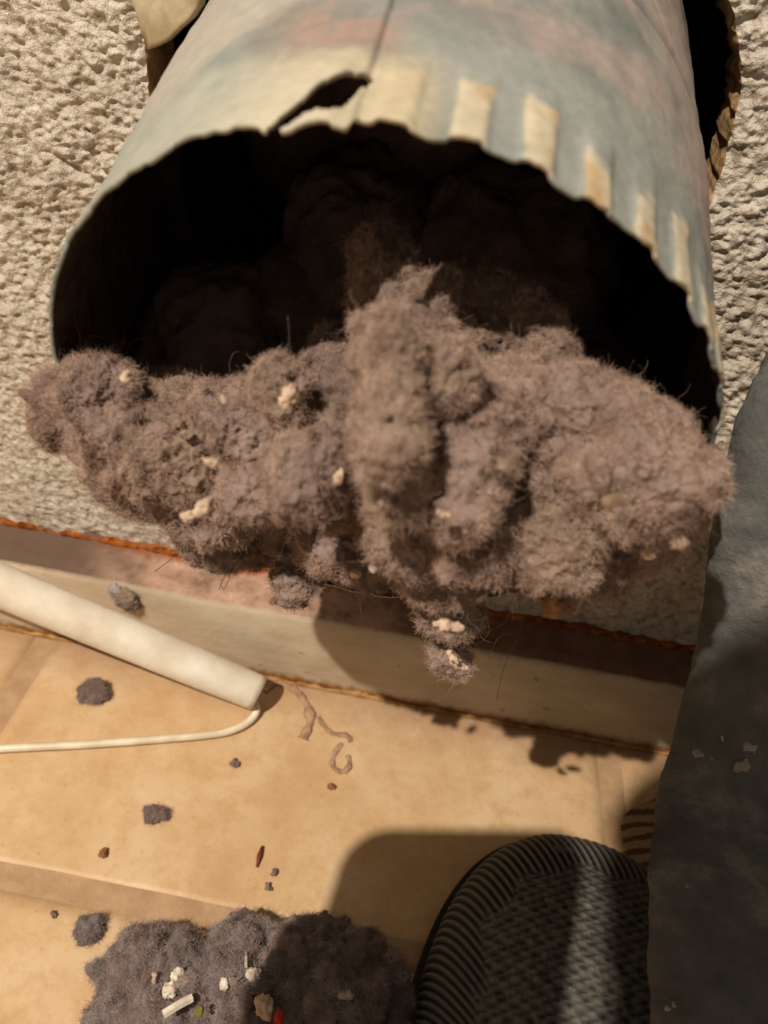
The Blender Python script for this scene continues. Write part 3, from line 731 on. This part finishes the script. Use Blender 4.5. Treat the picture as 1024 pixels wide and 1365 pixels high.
# ------------------------------------------------------------------ SHOE
shoe = thing('knit_shoe', 'toe of a black knitted shoe with ribbed edge on the tiles', 'shoe', (.075, -.14, 0))
m_knit = attr_mat('black_knit', .8, .3, 1200, .5, .0005, .15, 900)
def shoe_center(t): return np.array([.0655 + .030 * t - .010 * t * t, -.0555 - .27 * t])
ni, nj = 520, 520
tI = np.linspace(0, 1, ni) ** 2.0; fJ = np.linspace(0, np.pi, nj)
def halfw(t):
    y = t * .27
    return np.where(y < .085, .0455 * np.sqrt(np.clip(1 - (1 - np.clip(y, 0, .085) / .085) ** 2.3, 0, 1)), .0455 - .010 * np.sin(np.pi * np.clip((y - .085) / .185, 0, 1)) * .8) * np.where(y > .235, np.sqrt(np.clip(1 - ((y - .235) / .036) ** 2, .0, 1)), 1)
def hgt(t):
    y = t * .27
    return .006 + .040 * np.sqrt(np.clip(1 - (1 - np.clip(y, 0, .06) / .06) ** 2, 0, 1)) * .78 + .045 * sstep(.08, .19, y)
TI, FJ = np.meshgrid(tI, fJ, indexing='ij')
hw = halfw(TI); hh = hgt(TI)
cx = .0655 + .030 * TI - .010 * TI ** 2; cy = -.0555 - .27 * TI
cxs = np.cos(FJ); sns = np.sin(FJ)
ex = np.sign(cxs) * np.abs(cxs) ** .8; ez = np.abs(sns) ** .85
# ribs follow the toe edge, small knots on top
yy_ = TI * .27
rho = np.clip(ez, 0, 1)
lx = ex * hw
phi = np.arctan2(lx, .105 - yy_)
ribs = np.sin(phi * 300)
dedge = np.sqrt((lx / 1.0) ** 2 + ((.048 - np.minimum(yy_, .048))) ** 2)       # distance from the toe centre
lim = .0455 * .68 + .0
rib_zone = sstep(lim - .0015, lim + .0015, dedge + .0012 * np.round(np.sin(phi * 37)))
rib_zone *= sstep(.10, .22, rho)
row = np.round(yy_ / .0026)
knots = np.sin(lx * 2 * math.pi / .0042 + row * 2.1) * np.cos(yy_ * 2 * math.pi / .0026)
grain = fbm(np.stack([lx * 900, yy_ * 500, 0 * lx], -1).reshape(-1, 3), 2).reshape(lx.shape)
disp = .00055 * ribs * rib_zone + (.00035 * np.clip(knots, -.9, .5) + .0003 * grain) * (1 - rib_zone) * sstep(.2, .4, rho)
shade = np.clip(.5 + .75 * ribs, 0, 1) * rib_zone + (1 - rib_zone) * np.clip(.62 + .45 * knots + .3 * grain, 0, 1)
c0 = np.array(lin((22, 22, 20))); c1 = np.array(lin((98, 94, 86)))
kcol = (c0 + (c1 - c0) * (shade * sstep(.10, .2, rho))[..., None]).reshape(-1, 3)
Vx = cx + ex * (hw + disp * .7); Vz = .004 + ez * (hh - .004) + disp * (.4 + .6 * ez); Vy = cy
up_ = mesh_obj('upper', np.stack([Vx, Vy, Vz], -1).reshape(-1, 3), gridfaces(ni, nj), m_knit, shoe, col=kcol)
m_sole = two_tone('black_rubber', (26, 26, 24), (44, 44, 40), 200, .6, .35, 900, .3, .0004)
ts = np.linspace(0, 1, 160) ** 1.6; loop = [(float(.0655 + .030 * t - .010 * t * t - (halfw(t) + .0014)), float(-.0545 - .272 * t)) for t in ts] + [(float(.0655 + .030 * t - .010 * t * t + (halfw(t) + .0014)), float(-.0545 - .272 * t)) for t in ts[::-1]]
n_ = len(loop); V = [(x, y, z) for z in (.0002, .0062) for x, y in loop] 
V += [(.0655 + .030 * t - .010 * t * t, -.0545 - .272 * t, z) for z in (.0002, .0062) for t in ts]
V = np.array(V); F = [(k, (k + 1) % n_, n_ + (k + 1) % n_, n_ + k) for k in range(n_)]
for z_i in (0, 1):
    o0 = z_i * n_; c0 = 2 * n_ + z_i * 160
    for k in range(159):
        F.append((o0 + k, o0 + k + 1, c0 + k + 1, c0 + k)); F.append((c0 + k, c0 + k + 1, o0 + n_ - 2 - k, o0 + n_ - 1 - k))
mesh_obj('sole', V, F, m_sole, shoe, smooth=False)
# lint tuft stuck to the toe cap
tp = at_depth(750, 1140, .190)
tf = thing('lint_tuft', 'tiny grey lint tuft stuck on the tip of the black shoe', 'lint', tuple(tp))
V, F_, _ = lump(tp, RM, np.array([.0030, .0022, .0018]), 5.5, 4, .4, .0004); mesh_obj('lint_wad', V, F_, m_lintg, tf)
p_, n_ = add_fuzz(V, F_, 3e6); hair('lint_fuzz', p_, n_, .0008, .0022, .00003, m_fibg, tf, 1, 4, .7)

# ------------------------------------------------------------------ PAPER SCRAP WITH PRINTED LINES
m_paper, nt, b = new_mat('printed_paper', .8, .15); P = wpos(nt)
mpp = N(nt, 'ShaderNodeMapping'); nt.links.new(P, mpp.inputs[0]); mpp.inputs['Rotation'].default_value = (0, 0, math.radians(-19))
sp = N(nt, 'ShaderNodeSeparateXYZ'); nwp = noise_node(nt, 60, 3, .6, P); nt.links.new(mix(nt, .0035, mpp.outputs[0], nwp.outputs['Color'], 'ADD'), sp.inputs[0])
wv = math_node(nt, 'SINE', math_node(nt, 'MULTIPLY', sp.outputs['Y'], 2 * math.pi / .0038))
ndw = noise_node(nt, 900, 2, .5, mpp.outputs[0])
ln = ramp(nt, math_node(nt, 'ADD', math_node(nt, 'MULTIPLY', wv, .35), math_node(nt, 'MULTIPLY', ndw.outputs[0], .55)), [(.30, (0, 0, 0)), (.42, (1, 1, 1))])
nt.links.new(mix(nt, ln, lin((168, 142, 106)), lin((104, 80, 56))), b.inputs['Base Color'])
pp = [(826, 1092), (842, 1078), (872, 1066), (905, 1052), (960, 1040), (1010, 1080), (1000, 1160), (900, 1192), (858, 1190), (818, 1184), (822, 1150), (832, 1122)]
pts = [at_floor(x, y, .0016) for x, y in pp]
paper = slab(pts, np.array([0, 0, -.0004]), 'paper_scrap', m_paper, warp=lambda V: np.c_[0 * V[:, 0], 0 * V[:, 0], .0007 * fbm(V * 90, 2)])
tag(paper, 'crumpled beige paper scrap with lines of print, between shoe and grey cloth', 'paper')

# ------------------------------------------------------------------ DUSTY GREY CLOTH AT THE RIGHT
m_cloth, nt, b = new_mat('dusty_grey_cloth', .85, .2); P = wpos(nt)
n1 = noise_node(nt, 60, 6, .7, P); c = ramp(nt, n1.outputs[0], [(.3, lin((62, 62, 60))), (.55, lin((88, 87, 84))), (.8, lin((138, 133, 126)))])
nt.links.new(c, b.inputs['Base Color']); nb = noise_node(nt, 260, 5, .65, P); bump(nt, b, nb.outputs[0], .8, .0015)
E_ = [at_depth(px, py, d) for px, py, d in ((900, 1900, .085), (880, 1620, .100), (868, 1450, .113), (868, 1340, .120), (868, 1250, .128), (870, 1150, .140), (880, 1070, .152), (900, 1000, .157), (926, 900, .155),
      (944, 800, .150), (956, 700, .145), (980, 580, .141), (1034, 450, .142), (1090, 240, .148))]  # upper edge pushed left: dark cloth stands in for shade on the wall
Ep = smooth_path(E_, 260); nr_ = 120
rr2 = np.linspace(-.35, 1, nr_)
cl = []
for p in Ep:
    h_ = np.clip(p[2] / .12, 0, 1)
    for r_ in rr2:
        if r_ >= 0: q = p + np.array([.20 * r_ , -.06 * r_ - .012 * math.sin(r_ * 3), .010 * (1 - math.exp(-r_ * 14)) - (p[2] + .008) * r_ ** 2])
        else: q = p + np.array([-.5 * r_ * .2, .014 * (1 - math.exp(r_ * 12)), -.004 * (1 - math.exp(r_ * 12))])
        cl.append(q)
cl = np.array(cl); nz = fbm(cl * 38, 4, .55) * .004 + fbm(cl * 140, 3, .6, True) * .0010
cl += nz[:, None] * np.array([-.6, -.5, .4]); cl[:, 2] = np.maximum(cl[:, 2], .0004); cl[:, 1] = np.minimum(cl[:, 1], -.002)
cloth = mesh_obj('grey_cloth', cl, gridfaces(len(Ep), nr_), m_cloth); tag(cloth, 'dark grey dusty crumpled cloth hanging along the right edge of the picture', 'cloth')
cp = (cl - CAM) @ RM.T; cpx = np.c_[512 + FPX * cp[:, 0] / cp[:, 2], 682.5 - FPX * cp[:, 1] / cp[:, 2]]
m_wspeck = lint_mat('speck_dust', (150, 140, 128), (176, 166, 154), (196, 188, 176))
for (px, py, rx) in [(964, 944, 7), (936, 1000, 9), (998, 1004, 12), (990, 1022, 14), (952, 1020, 6), (1010, 940, 5), (892, 1345, 9), (972, 990, 5), (915, 1180, 4), (1005, 1240, 4)]:
    d_ = np.linalg.norm(cpx - np.array([px, py]), axis=1) + 1e4 * (cp[:, 2] < .05); near = np.where(d_ < 9)[0]
    if len(near) == 0: continue
    c = cl[near[np.argmin(cp[near, 2])]]; k_ = ((c - CAM) @ RM[2]) / FPX
    V, F_, _ = lump(c, RM, np.array([rx, rx * .8, rx * .4]) * k_, px * .7, 3, .5, .0004); mesh_obj('dust_speck', V, F_, m_wspeck, cloth)['label'] = 'pale dust speck on the cloth'
sm = cloth.modifiers.new('thick', 'SOLIDIFY'); sm.thickness = .001

# ------------------------------------------------------------------ PHONE behind the viewpoint (casts its own shadow)
phone = thing('smartphone', 'black smartphone held above the duct, behind the viewpoint', 'phone', tuple(CAM - .012 * RM[2]))
m_ph = two_tone('black_glass', (18, 18, 20), (26, 26, 28), 100, .25, .5)
def rounded(wd, ht, r, cx_, cy_, d0, d1, name, mat):
    pts = []
    for (sx, sy, a0) in ((1, 1, 0), (-1, 1, 90), (-1, -1, 180), (1, -1, 270)):
        for k in range(9):
            a = math.radians(a0 + k * 90 / 8); pts.append((cx_ + sx * (wd / 2 - r) + r * math.cos(a), cy_ + sy * (ht / 2 - r) + r * math.sin(a)))
    n_ = len(pts); V = [CAM + x * RM[0] + y * RM[1] - d * RM[2] for d in (d0, d1) for x, y in pts]
    F = [tuple(range(n_)), tuple(range(2 * n_ - 1, n_ - 1, -1))] + [(k, n_ + k, n_ + (k + 1) % n_, (k + 1) % n_) for k in range(n_)]
    return mesh_obj(name, V, F, mat, phone, smooth=False)
rounded(.052, .118, .009, -.0590, -.030, .013, .021, 'phone_body', m_ph)

# ------------------------------------------------------------------ ADDED LIGHT BLOCKER over the viewpoint (unseen, foil tube form, shades right floor and shoe)
light_blocker = thing('foil_light_blocker', 'added light blocker above the viewpoint, shaped as a ribbed silver tube', 'light_blocker', (.012, -.4, .36))
m_foil = two_tone('foil', (150, 150, 148), (180, 180, 176), 60, .35, .5)
hpth = smooth_path([(-.032, -1.0, .40), (-.032, -.6, .37), (-.032, -.40, .362), (-.032, -.30, .362), (-.032, -.260, .362), (-.031, -.228, .362)], 760)
arc = np.r_[0, np.cumsum(np.linalg.norm(np.diff(hpth, axis=0), axis=1))]
V, F = tube_mesh(hpth, .049 + .0020 * np.sin(arc * 2 * math.pi / .010), 48, False); F = np.array(F); nA = 48
ho = mesh_obj('blocker_wall', V, F, m_foil, light_blocker); sm = ho.modifiers.new('foil', 'SOLIDIFY'); sm.thickness = .0005
